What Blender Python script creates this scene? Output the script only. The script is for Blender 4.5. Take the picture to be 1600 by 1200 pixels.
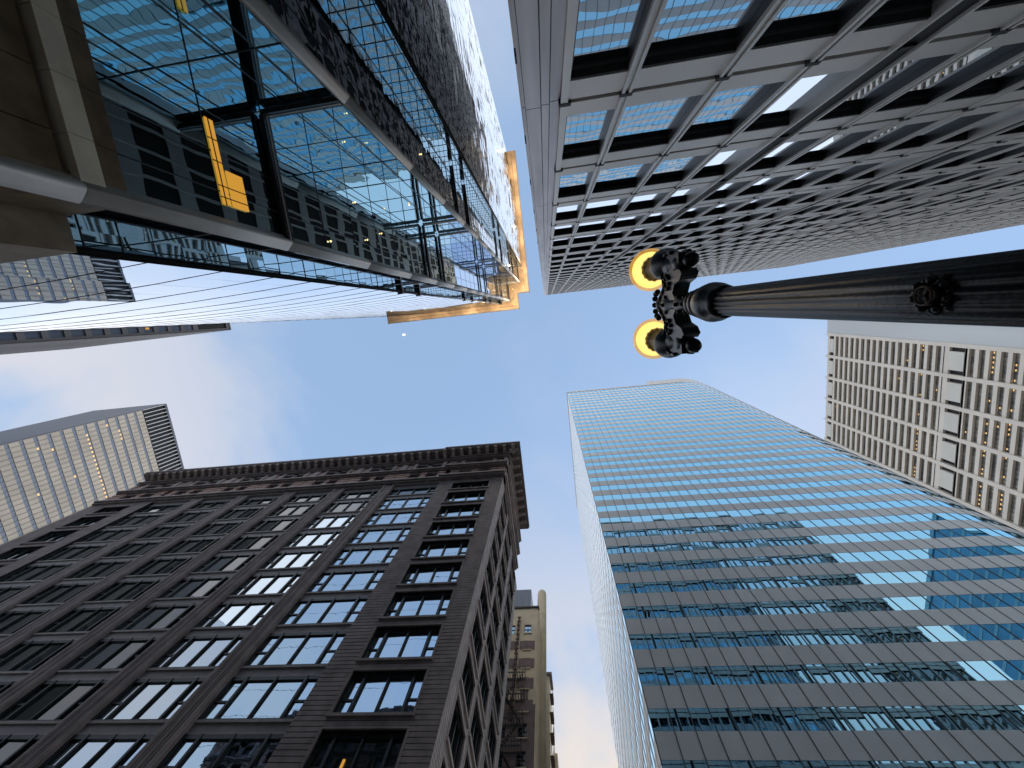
import bpy, bmesh, math, random
from mathutils import Vector, Matrix
R = math.radians
random.seed(7)
for o in list(bpy.data.objects): bpy.data.objects.remove(o)
C = bpy.context.scene.collection
EYE = 1.6                                   # camera height; "h" below is height above the eye

# ------------------------------------------------------------------ camera, sky, sun, exposure
cam_d = bpy.data.cameras.new('camera'); cam = bpy.data.objects.new('camera', cam_d); C.objects.link(cam)
cam_d.sensor_fit = 'HORIZONTAL'; cam_d.sensor_width = 36.0
cam_d.lens = 617.0 / 1600 * 36.0
cam_d.clip_start = 0.05; cam_d.clip_end = 8000
rx = Vector((0.99022116, 0.11147108, 0.08388237))
ry = Vector((-0.09452687, 0.97832888, -0.18422069))
rz = Vector((-0.10259982, 0.17449009, 0.97929898))
m = Matrix((rx, -ry, -rz)).transposed().to_4x4()
m.translation = Vector((0, 0, EYE)); cam.matrix_world = m
bpy.context.scene.camera = cam

SUN_EL, SUN_AZ = 56.0, 48.0
world = bpy.data.worlds.new('World'); bpy.context.scene.world = world; world.use_nodes = True
nt = world.node_tree; nt.nodes.clear()
def N(t, **k):
    n = nt.nodes.new(t)
    for a, b in k.items(): setattr(n, a, b)
    return n
def L(a, b): nt.links.new(a, b)
out = N('ShaderNodeOutputWorld'); bg = N('ShaderNodeBackground'); bg.inputs['Strength'].default_value = 0.1
L(bg.outputs[0], out.inputs[0])
sky = N('ShaderNodeTexSky', sky_type='NISHITA'); sky.sun_disc = False
sky.sun_elevation = R(SUN_EL); sky.sun_rotation = R(SUN_AZ); sky.altitude = 100; sky.air_density = 1.0; sky.dust_density = 0.2; sky.ozone_density = 1.5
tc = N('ShaderNodeTexCoord')
mp = N('ShaderNodeMapping'); mp.inputs['Location'].default_value = (1.52, 5.2, 3.0); L(tc.outputs['Generated'], mp.inputs['Vector'])
nz = N('ShaderNodeTexNoise'); nz.inputs['Scale'].default_value = 1.5; nz.inputs['Detail'].default_value = 8; nz.inputs['Roughness'].default_value = 0.56; nz.inputs['Distortion'].default_value = 0.35
L(mp.outputs[0], nz.inputs['Vector'])
sep = N('ShaderNodeSeparateXYZ'); L(tc.outputs['Generated'], sep.inputs[0])
rmp = N('ShaderNodeMapRange', interpolation_type='SMOOTHSTEP'); rmp.inputs['From Min'].default_value = 0.42; rmp.inputs['From Max'].default_value = 0.64
L(nz.outputs['Fac'], rmp.inputs['Value'])
low = N('ShaderNodeMapRange', interpolation_type='SMOOTHSTEP'); low.inputs['From Min'].default_value = 0.99; low.inputs['From Max'].default_value = 0.55
low.inputs['To Min'].default_value = 0.16; low.inputs['To Max'].default_value = 0.95
L(sep.outputs['Z'], low.inputs['Value'])
cf = N('ShaderNodeMath', operation='MULTIPLY'); L(rmp.outputs[0], cf.inputs[0]); L(low.outputs[0], cf.inputs[1])
haze = N('ShaderNodeMapRange'); haze.inputs['From Min'].default_value = 1.0; haze.inputs['From Max'].default_value = 0.2
haze.inputs['To Min'].default_value = 0.55; haze.inputs['To Max'].default_value = 0.85
L(sep.outputs['Z'], haze.inputs['Value'])
warm = N('ShaderNodeMapRange', interpolation_type='SMOOTHSTEP'); warm.inputs['From Min'].default_value = 0.45; warm.inputs['From Max'].default_value = 0.85
L(sep.outputs['Y'], warm.inputs['Value'])
ccol = N('ShaderNodeMix', data_type='RGBA'); ccol.inputs[6].default_value = (7.2, 7.3, 8.0, 1); ccol.inputs[7].default_value = (9.0, 8.1, 7.3, 1)
L(warm.outputs[0], ccol.inputs[0])
sk = N('ShaderNodeMix', data_type='RGBA', blend_type='MULTIPLY'); sk.inputs[0].default_value = 1; sk.inputs[7].default_value = (1.55, 1.7, 1.75, 1)
L(sky.outputs[0], sk.inputs[6])
m1 = N('ShaderNodeMix', data_type='RGBA'); m1.inputs[7].default_value = (4.6, 6.6, 9.6, 1); L(haze.outputs[0], m1.inputs[0]); L(sk.outputs[2], m1.inputs[6])
m2 = N('ShaderNodeMix', data_type='RGBA'); L(cf.outputs[0], m2.inputs[0]); L(m1.outputs[2], m2.inputs[6]); L(ccol.outputs[2], m2.inputs[7])
L(m2.outputs[2], bg.inputs['Color'])

sd = bpy.data.lights.new('sun', 'SUN'); sun = bpy.data.objects.new('sun', sd); C.objects.link(sun)
sd.energy = 2.1; sd.angle = R(176); sd.color = (1, 0.95, 0.88)
sa, se = R(SUN_AZ), R(SUN_EL)
sdir = Vector((math.sin(sa) * math.cos(se), math.cos(sa) * math.cos(se), math.sin(se)))
sun.rotation_euler = sdir.to_track_quat('Z', 'Y').to_euler(); sun.location = (0, 0, 400)
vs = bpy.context.scene.view_settings
vs.view_transform = 'Standard'; vs.look = 'None'; vs.exposure = 0.0; vs.gamma = 1.0

# ------------------------------------------------------------------ helpers
class Fr:                                    # a wall frame: s runs along the wall, n points outwards, z up
    def __init__(self, o, s, n): self.o = Vector(o); self.s = Vector(s); self.n = Vector(n)
    def __call__(self, s, n, z): return self.o + self.s * s + self.n * n + Vector((0, 0, z))
WORLD = Fr((0, 0, 0), (1, 0, 0), (0, 1, 0))
class MB:
    def __init__(self, f=WORLD): self.v = []; self.f = []; self.mi = []; self.fr = f; self.sm = False
    def box(self, s0, s1, n0, n1, z0, z1, m=0):
        b = len(self.v); F = self.fr
        for z in (z0, z1):
            for (s, n) in ((s0, n0), (s1, n0), (s1, n1), (s0, n1)): self.v.append(F(s, n, z))
        for q in ((0, 3, 2, 1), (4, 5, 6, 7), (0, 1, 5, 4), (1, 2, 6, 5), (2, 3, 7, 6), (3, 0, 4, 7)):
            self.f.append([b + i for i in q]); self.mi.append(m)
        return self
    def quad(self, pts, m=0):
        b = len(self.v); self.v += [Vector(p) for p in pts]; self.f.append(list(range(b, b + len(pts)))); self.mi.append(m); return self
    def pane(self, s0, s1, n, z0, z1, m=0, tilt=0.0):
        F = self.fr; a = random.gauss(0, tilt) * (s1 - s0) / 2; c = random.gauss(0, tilt) * (z1 - z0) / 2
        self.quad([F(s0, n - a - c, z0), F(s1, n + a - c, z0), F(s1, n + a + c, z1), F(s0, n - a + c, z1)], m); return self
    def prism(self, poly, z0, z1, m=0):      # poly: list of world (x, y)
        k = len(poly); b = len(self.v)
        for z in (z0, z1):
            for p in poly: self.v.append(Vector((p[0], p[1], z)))
        for i in range(k):
            j = (i + 1) % k; self.f.append([b + i, b + j, b + k + j, b + k + i]); self.mi.append(m)
        self.f.append([b + i for i in range(k)][::-1]); self.mi.append(m)
        self.f.append([b + k + i for i in range(k)]); self.mi.append(m); return self
    def lathe(self, cx, cy, prof, seg=24, m=0, mod=None):   # prof: list of (radius, z)
        b = len(self.v)
        for (r, z) in prof:
            for i in range(seg):
                a = 2 * math.pi * i / seg; rr = r * (mod(i, z) if mod else 1)
                self.v.append(Vector((cx + rr * math.cos(a), cy + rr * math.sin(a), z)))
        for k in range(len(prof) - 1):
            for i in range(seg):
                j = (i + 1) % seg
                self.f.append([b + k * seg + i, b + k * seg + j, b + (k + 1) * seg + j, b + (k + 1) * seg + i]); self.mi.append(m)
        for k in (0, len(prof) - 1):
            self.f.append([b + k * seg + i for i in range(seg)][::(-1 if k == 0 else 1)]); self.mi.append(m)
        self.sm = True; return self
    def tube(self, p, q, r, m=0, seg=8, r2=None):
        p = Vector(p); q = Vector(q); d = (q - p).normalized(); u = d.orthogonal().normalized(); w = d.cross(u); b = len(self.v)
        for (c, rr) in ((p, r), (q, r if r2 is None else r2)):
            for i in range(seg):
                a = 2 * math.pi * i / seg; self.v.append(c + (u * math.cos(a) + w * math.sin(a)) * rr)
        for i in range(seg):
            j = (i + 1) % seg; self.f.append([b + i, b + j, b + seg + j, b + seg + i]); self.mi.append(m)
        self.f.append([b + i for i in range(seg)][::-1]); self.mi.append(m); self.f.append([b + seg + i for i in range(seg)]); self.mi.append(m); return self
    def ball(self, c, r, m=0, seg=12, rings=8, sc=(1, 1, 1)):
        b = len(self.v); c = Vector(c)
        for k in range(1, rings):
            t = math.pi * k / rings
            for i in range(seg):
                a = 2 * math.pi * i / seg
                self.v.append(c + Vector((r * sc[0] * math.sin(t) * math.cos(a), r * sc[1] * math.sin(t) * math.sin(a), r * sc[2] * math.cos(t))))
        n = len(self.v); self.v += [c + Vector((0, 0, r * sc[2])), c - Vector((0, 0, r * sc[2]))]
        for k in range(rings - 2):
            for i in range(seg):
                j = (i + 1) % seg; self.f.append([b + k * seg + i, b + (k + 1) * seg + i, b + (k + 1) * seg + j, b + k * seg + j]); self.mi.append(m)
        for i in range(seg):
            j = (i + 1) % seg; self.f.append([n, b + i, b + j]); self.mi.append(m)
            q = b + (rings - 2) * seg; self.f.append([n + 1, q + j, q + i]); self.mi.append(m)
        self.sm = True; return self
    def mesh(self, name, mats, off=Vector((0, 0, 0))):
        me = bpy.data.meshes.new(name); me.from_pydata([v - off for v in self.v], [], self.f)
        for x in mats: me.materials.append(x)
        for p, i in zip(me.polygons, self.mi): p.material_index = i
        if self.sm:
            for p in me.polygons: p.use_smooth = len(p.vertices) <= 4
        me.update(); return me
    def build(self, name, mats, parent=None, kind=None, label=None):
        if not isinstance(mats, (list, tuple)): mats = [mats]
        off = wloc(parent) if parent else Vector((0, 0, 0))
        o = bpy.data.objects.new(name, self.mesh(name, mats, off)); C.objects.link(o)
        if parent: o.parent = parent
        if kind: o['kind'] = kind
        if label: o['label'] = label
        return o
def wloc(o):
    v = Vector((0, 0, 0))
    while o: v += o.location; o = o.parent
    return v
def thing(name, label, cat, loc=(0, 0, 0), group=None):
    o = bpy.data.objects.new(name, None); C.objects.link(o); o.location = loc; o.empty_display_size = 1
    o['label'] = label; o['category'] = cat
    if group: o['group'] = group
    return o
def dup(o, parent, loc):                     # a copy of a part and its sub-parts
    c = o.copy(); C.objects.link(c); c.parent = parent; c.location = loc
    for ch in o.children:
        d = ch.copy(); C.objects.link(d); d.parent = c
    return c
def part_at(name, mats, mb, parent, pos):    # a part whose mesh is local to pos
    me = mb.mesh(name, mats if isinstance(mats, list) else [mats]); o = bpy.data.objects.new(name, me); C.objects.link(o)
    o.parent = parent; o.location = Vector(pos) - wloc(parent); return o

# ------------------------------------------------------------------ materials
def mat(name, col, rough=0.6, metal=0.0, spec=0.5, ior=1.5, var=0.0, vscale=1.0, bump=0.0, bscale=1.0, emit=None, estr=0, vcol=None, vdet=4, stretch=None):
    M = bpy.data.materials.new(name); M.use_nodes = True; t = M.node_tree; b = t.nodes['Principled BSDF']
    b.inputs['Base Color'].default_value = (*col, 1); b.inputs['Roughness'].default_value = rough; b.inputs['Metallic'].default_value = metal
    b.inputs['Specular IOR Level'].default_value = spec; b.inputs['IOR'].default_value = ior
    if var or bump:
        g = t.nodes.new('ShaderNodeNewGeometry')
        src = g.outputs['Position']
        if stretch:
            mm = t.nodes.new('ShaderNodeMapping'); mm.inputs['Scale'].default_value = stretch; t.links.new(src, mm.inputs['Vector']); src = mm.outputs[0]
    if var:
        n = t.nodes.new('ShaderNodeTexNoise'); n.inputs['Scale'].default_value = vscale; n.inputs['Detail'].default_value = vdet; t.links.new(src, n.inputs['Vector'])
        x = t.nodes.new('ShaderNodeMix'); x.data_type = 'RGBA'
        c2 = vcol or tuple(max(0, c * (1 - var)) for c in col); c1 = col if vcol else tuple(c * (1 + var) for c in col)
        x.inputs[6].default_value = (*c1, 1); x.inputs[7].default_value = (*c2, 1)
        r = t.nodes.new('ShaderNodeMapRange'); r.inputs['From Min'].default_value = 0.3; r.inputs['From Max'].default_value = 0.7
        t.links.new(n.outputs['Fac'], r.inputs['Value']); t.links.new(r.outputs[0], x.inputs[0]); t.links.new(x.outputs[2], b.inputs['Base Color'])
    if bump:
        n = t.nodes.new('ShaderNodeTexNoise'); n.inputs['Scale'].default_value = bscale; n.inputs['Detail'].default_value = 1.5; t.links.new(src, n.inputs['Vector'])
        p = t.nodes.new('ShaderNodeBump'); p.inputs['Strength'].default_value = 1.0; p.inputs['Distance'].default_value = bump
        t.links.new(n.outputs['Fac'], p.inputs['Height']); t.links.new(p.outputs[0], b.inputs['Normal'])
    if emit:
        b.inputs['Emission Color'].default_value = (*emit, 1); b.inputs['Emission Strength'].default_value = estr
    return M
M_ = {}
M_['asphalt'] = mat('asphalt', (.05, .05, .052), .9, var=.3, vscale=3)
M_['paving'] = mat('paving', (.32, .31, .29), .85, var=.2, vscale=.8)
M_['line'] = mat('road_paint', (.75, .74, .7), .7)
# grey tower
M_['b_panel'] = mat('grey_metal_panel', (.68, .645, .61), .5, metal=.25, var=.1, vscale=.35, vdet=6)
M_['b_mull'] = mat('grey_mullion', (.62, .60, .575), .45, metal=.25, var=.08, vscale=.5)
M_['b_col'] = mat('corner_steel', (.40, .385, .41), .45, metal=.4, var=.3, vscale=.8, vdet=8, stretch=(3, 3, .25))
M_['b_glass'] = mat('tower_glass', (.50, .58, .66), .01, metal=1, bump=.0035, bscale=.9)
M_['dark'] = mat('dark_recess', (.012, .012, .013), .7)
M_['b_rev'] = mat('dark_reveal', (.07, .075, .08), .5, metal=.3)
# dark terracotta building
M_['m_stone'] = mat('brown_terracotta', (.26, .205, .185), .6, var=.28, vscale=1.1, vdet=8)
M_['m_pier'] = mat('brown_pier', (.28, .225, .205), .55, var=.25, vscale=.9, vdet=8)
M_['m_span'] = mat('brown_spandrel', (.33, .285, .265), .55, var=.2, vscale=1.3, vdet=6)
M_['m_red'] = mat('reddish_terracotta', (.50, .30, .23), .6, var=.25, vscale=2)
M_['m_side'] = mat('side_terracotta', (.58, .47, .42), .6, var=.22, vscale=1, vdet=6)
M_['m_dark'] = mat('brown_recess', (.03, .026, .025), .7)
M_['m_frame'] = mat('window_frame_dark', (.03, .034, .034), .4, var=.2, vscale=2)
M_['m_glass'] = mat('window_glass', (.50, .58, .64), .01, metal=1, bump=.002, bscale=1.1)
M_['m_glass2'] = mat('window_glass_green', (.012, .022, .02), .02, ior=2.0, bump=.002, bscale=1.1)
# blue tower
M_['c_glass'] = mat('blue_glass', (.23, .43, .55), .01, metal=1, bump=.007, bscale=.24)
M_['c_glass'].node_tree.nodes['Principled BSDF'].inputs['Specular Tint'].default_value = (.55, .78, .92, 1)
M_['c_span'] = mat('grey_spandrel', (.66, .665, .655), .5, metal=.25, var=.06, vscale=.3)
M_['c_flank'] = mat('sky_lit_flank', (.80, .81, .82), .35, metal=.7)  # same facade as the front; sky sheen on the flank put into the colour
M_['c_mull'] = mat('dark_mullion', (.05, .055, .06), .4)
M_['c_top'] = mat('pale_parapet', (.62, .6, .56), .6)
M_['c_trim'] = mat('bronze_trim', (.25, .18, .12), .5)
# glass tower
M_['a_glass'] = mat('mirror_glass', (.38, .55, .63), .008, metal=1, bump=.018, bscale=.33)
M_['a_clear'] = mat('smooth_mirror_glass', (.40, .50, .62), .008, metal=1, bump=.0045, bscale=.35)
M_['a_clear'].node_tree.nodes['Principled BSDF'].inputs['Specular Tint'].default_value = (.74, .81, .90, 1)
M_['a_rip'] = mat('rippled_mirror_glass', (.42, .49, .57), .02, metal=1, bump=.02, bscale=.8)
M_['a_line'] = mat('dark_glazing_bar', (.025, .03, .035), .4)
M_['a_steel'] = mat('satin_steel', (.40, .385, .36), .5, metal=.4, var=.12, vscale=.8)
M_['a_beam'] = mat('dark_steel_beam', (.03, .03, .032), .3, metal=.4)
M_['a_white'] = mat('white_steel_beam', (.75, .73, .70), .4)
M_['a_bronze'] = mat('bronze_cladding', (.20, .145, .085), .5, metal=.1, var=.35, vscale=1.2, vdet=8)
M_['a_ledge'] = mat('ledge_panel', (.88, .80, .64), .5, metal=.1, var=.15, vscale=.9)
M_['a_gold'] = mat('gold_soffit', (.60, .42, .26), .4, metal=.3, var=.2, vscale=.5, stretch=(1, 1, 1))
M_['a_lip'] = mat('canopy_lip', (.30, .30, .31), .5)
M_['lamp_w'] = mat('warm_lamp', (1, .9, .7), .5, emit=(1, .66, .28), estr=2.6)
M_['lit_gold'] = mat('lit_gold_window', (.2, .1, .02), .3, emit=(1, .48, .06), estr=.6)
M_['lit_soft'] = mat('lit_soft_window', (.2, .15, .1), .3, emit=(1, .62, .22), estr=1.1)
M_['t_glass'] = mat('teal_glass', (.10, .36, .46), .05, metal=.7)
M_['t_span'] = mat('teal_spandrel', (.34, .58, .66), .5)
M_['t_wall'] = mat('teal_flank_glass', (.13, .42, .62), .25, var=.25, vscale=.12)
# far towers
M_['g_wall'] = mat('pale_mullion_wall', (.62, .535, .42), .6, var=.12, vscale=.12)
M_['g_side'] = mat('slate_side_wall', (.13, .14, .165), .6, var=.1, vscale=.05)
M_['g_win'] = mat('far_blue_window', (.16, .20, .27), .1, ior=1.8)
M_['g_fin'] = mat('far_fin', (.40, .35, .30), .6)
M_['s_wall'] = mat('dark_slab_wall', (.17, .165, .17), .6, var=.15, vscale=.12, stretch=(1, 1, .2))
M_['e_wall'] = mat('beige_granite', (.74, .645, .53), .6, var=.08, vscale=.08)
M_['e_panel'] = mat('beige_panel', (.68, .62, .52), .6, var=.06, vscale=.1)
M_['e_conc'] = mat('grey_concrete', (.60, .59, .56), .7, var=.1, vscale=.06, stretch=(1, 1, .15))
M_['e_glass'] = mat('bronze_window', (.30, .27, .21), .12, ior=1.7, var=.5, vscale=.25, vcol=(.05, .055, .07))
M_['y_wall'] = mat('cream_brick', (.82, .67, .45), .8, var=.12, vscale=.5)
M_['y_brick'] = mat('brown_brick', (.26, .19, .17), .85, var=.2, vscale=1)
M_['y_metal'] = mat('blue_grey_sheet', (.16, .20, .25), .5, var=.15, vscale=.6, stretch=(4, 4, .3))
M_['iron'] = mat('black_iron', (.02, .02, .021), .5)
M_['rust'] = mat('rusty_iron', (.09, .05, .04), .7, var=.4, vscale=3)
M_['y_glass'] = mat('sash_glass', (.40, .50, .55), .03, metal=1)
# lamp post
M_['post'] = mat('black_gloss_paint', (.004, .0042, .005), .36, spec=.16, bump=.0015, bscale=60)
M_['bulb'] = mat('lamp_glow', (1, .8, .4), .5, emit=(1, .70, .16), estr=1.9)
t = M_['bulb'].node_tree; gg_ = t.nodes.new('ShaderNodeNewGeometry'); sx_ = t.nodes.new('ShaderNodeSeparateXYZ'); mr_ = t.nodes.new('ShaderNodeMapRange'); cx_ = t.nodes.new('ShaderNodeMix'); cx_.data_type = 'RGBA'
mr_.inputs['From Min'].default_value = EYE + 4.48; mr_.inputs['From Max'].default_value = EYE + 4.82; cx_.inputs[6].default_value = (1, .86, .42, 1); cx_.inputs[7].default_value = (1, .62, .08, 1)
t.links.new(gg_.outputs['Position'], sx_.inputs[0]); t.links.new(sx_.outputs['Z'], mr_.inputs['Value']); t.links.new(mr_.outputs[0], cx_.inputs[0]); t.links.new(cx_.outputs[2], t.nodes['Principled BSDF'].inputs['Emission Color'])
M_['brass'] = mat('amber_fitter', (.045, .022, .008), .45, spec=.3)
M_['moon'] = mat('moon_light', (1, 1, 1), 1, emit=(1, .97, .93), estr=1.0)
gs = bpy.data.materials.new('globe_shell'); gs.use_nodes = True; t = gs.node_tree; t.nodes.clear()
o_ = t.nodes.new('ShaderNodeOutputMaterial'); tr = t.nodes.new('ShaderNodeBsdfTransparent'); tl = t.nodes.new('ShaderNodeBsdfTranslucent'); gl = t.nodes.new('ShaderNodeBsdfGlossy'); ma = t.nodes.new('ShaderNodeMixShader'); mb_ = t.nodes.new('ShaderNodeMixShader')
tr.inputs[0].default_value = (1, .93, .72, 1); tl.inputs[0].default_value = (.85, .55, .22, 1); gl.inputs['Roughness'].default_value = .12
ma.inputs[0].default_value = .38; mb_.inputs[0].default_value = .05
t.links.new(tr.outputs[0], ma.inputs[1]); t.links.new(tl.outputs[0], ma.inputs[2]); t.links.new(ma.outputs[0], mb_.inputs[1]); t.links.new(gl.outputs[0], mb_.inputs[2]); t.links.new(mb_.outputs[0], o_.inputs[0])
M_['shell'] = gs

# ------------------------------------------------------------------ ground, streets
MB().box(-1500, 1500, -1500, 1500, -1, 0).build('ground', M_['asphalt'], kind='structure')
kb = MB()
kb.box(-400, 400, -60, 2.6, .004, .14); kb.box(-400, -5.4, 20.4, 200, .004, .14); kb.box(2.2, 400, 20.4, 200, .004, .14)
kb.build('pavement', M_['paving'], kind='structure')
rl = MB()
for i in range(-20, 20):
    if not -2 <= i * 9 / 9 <= 0: rl.box(i * 9, i * 9 + 3, 11.4, 11.55, .004, .008)
for i in range(10): rl.box(-5 + i * .75, -4.6 + i * .75, 17.2, 20, .004, .008)
rl.build('road_marking', M_['line'], kind='structure')

# ------------------------------------------------------------------ grey gridded tower (upper right)
def grey_tower():
    D = 4.15; TOP = 118.0; XE = 66.0
    root = thing('office_tower', 'dark grey steel and glass tower with deep gridded window recesses above the street lamp', 'building', (40, -D, 0))
    F = Fr((0, -D, EYE), (1, 0, 0), (0, 1, 0))
    xs = [0.79, 2.03, 3.92, 5.60, 7.26, 8.88]
    while xs[-1] < XE - 1.7: xs.append(xs[-1] + 1.62)
    thick = set(range(4, len(xs), 5))
    slit = [9.15 + 4.0 * k for k in range(-2, 27)]
    MB(F).box(-.05, XE + .5, -60, -.9, -EYE, TOP - .6).build('wall', M_['dark'], root)
    MB(F).box(-.09, XE + .6, -60.2, .02, TOP - .62, TOP).build('parapet', M_['b_panel'], root)
    MB(F).box(-.09, XE + .6, -1.2, -.35, -EYE, slit[0] - .7).build('base_wall', M_['b_panel'], root)
    for z in slit:                                                     # spandrel band: lower panel, dark slit, upper panel
        s = MB(F); s.box(.70, XE, -.55, 0, z - .74, z - .075); s.box(.70, XE, -.55, 0, z + .075, z + .66)
        s.box(.70, XE, -.5, -.12, z - .08, z + .08, 1)
        for x in xs: s.box(x - .125, x + .125, -.3, .062, z - .06, z + .06, 1)
        s.box(.70, XE, -.55, -.012, z - .80, z - .742, 1)
        s.build('spandrel', [M_['b_panel'], M_['dark']], root)
    def win(w):
        g = MB(Fr((0, 0, 0), (1, 0, 0), (0, 1, 0))); g.pane(-w / 2, w / 2, 0, -1.30, 1.30); return g
    cells = []
    for k, z in enumerate(slit[:-1]):
        for i in range(len(xs) - 1):
            c = Vector(((xs[i] + xs[i + 1]) / 2, -D - .19, EYE + z + 1.95)); cells.append((k, i, xs[i + 1] - xs[i], c))
    def size(c):                                                        # rough size seen from the pavement
        p = c[3] - Vector((0, 0, EYE)); return c[2] / (p.length ** 3) * (1 if c[0] >= 1 else .0)
    cells.sort(key=size, reverse=True)
    rest = MB(); meshes = {}
    for n, (k, i, w, c) in enumerate(cells):
        if n < 100:
            key = round(w, 2)
            if key not in meshes:
                o = part_at('window', M_['b_glass'], win(w), root, c)
                fr = MB(Fr((0, 0, 0), (1, 0, 0), (0, 1, 0)))
                fr.box(-w / 2, w / 2, -.02, .04, 1.25, 1.31); fr.box(-w / 2, w / 2, -.02, .04, -1.31, -1.25); fr.box(-w / 2, -w / 2 + .12, -.02, .04, -1.25, 1.25); fr.box(w / 2 - .12, w / 2, -.02, .04, -1.25, 1.25)
                fo = bpy.data.objects.new('window_frame', fr.mesh('window_frame', [M_['b_rev']])); C.objects.link(fo); fo.parent = o
                meshes[key] = o
            else: dup(meshes[key], root, c - wloc(root))
        else:
            rest.fr = Fr(c, (1, 0, 0), (0, 1, 0)); rest.pane(-w / 2, w / 2, 0, -1.3, 1.3, 0, .002)
    rest.build('window', M_['b_glass'], root, kind='stuff')
    for i, x in enumerate(xs):
        s = MB(F); lo = slit[0] - 1; hi = TOP - .05
        if i in thick:
            s.box(x - .28, x - .22, -.6, .075, lo, hi); s.box(x + .22, x + .28, -.6, .075, lo, hi); s.box(x - .22, x + .22, -.6, .008, lo, hi, 2)
        elif i == 0:
            s.box(x - .09, x + .06, -.6, .05, lo, hi)
        else:
            s.box(x - .10, x - .035, -.6, .055, lo, hi); s.box(x + .035, x + .10, -.6, .055, lo, hi); s.box(x - .035, x + .035, -.6, .01, lo, hi); s.box(x - .115, x + .115, -.62, -.02, lo, hi, 1)
        s.build('mullion', [M_['b_mull'], M_['b_rev'], M_['dark']], root)
        if i > 66: break
    # corner column with three grooved facets, joints and clips
    c = MB(F); zz = -EYE
    js = [slit[0] - 8 + 8.0 * k for k in range(0, 13)]
    js = [-EYE] + [9.15 + 8 * k for k in range(-1, 13)] + [TOP - .63]
    for a, b in zip(js[:-1], js[1:]):
        a += .025
        c.box(.49, .70, -.6, -.06, a, b); c.box(.31, .47, -.6, -.02, a, b); c.box(-.02, .29, -.6, .02, a, b); c.box(-.085, -.03, -.6, -.03, a, b)
    c.box(-.07, .72, -.6, -.11, -EYE, TOP - .64, 1)
    c.build('corner_column', [M_['b_col'], M_['dark']], root)
    cl = MB(F)
    for a in (7.45, 10.8, 14.2, 18.2, 22.3, 26.3): cl.box(-.12, -.084, -.16, -.04, a, a + .22)
    cl.build('clip', M_['dark'], root)
    # the flank on the alley, the same grid
    G = Fr((-.09, -D, EYE), (0, -1, 0), (-1, 0, 0))
    s = MB(G)
    for z in slit: s.box(.8, 60, -.4, 0, z - .8, z + .66, 0)
    for i in range(37): s.box(.9 + i * 1.62, 1.1 + i * 1.62, -.5, .05, slit[0] - 1, TOP - .7, 0)
    s.build('flank_grid', M_['b_panel'], root)
    s = MB(G)
    for z in slit[:-1]:
        for i in range(36): s.pane(1.1 + i * 1.62, 2.52 + i * 1.62, -.38, z + .62, z + 3.24, 0, .003)
    s.build('flank_glazing', M_['b_glass'], root, kind='stuff')
grey_tower()

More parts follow.
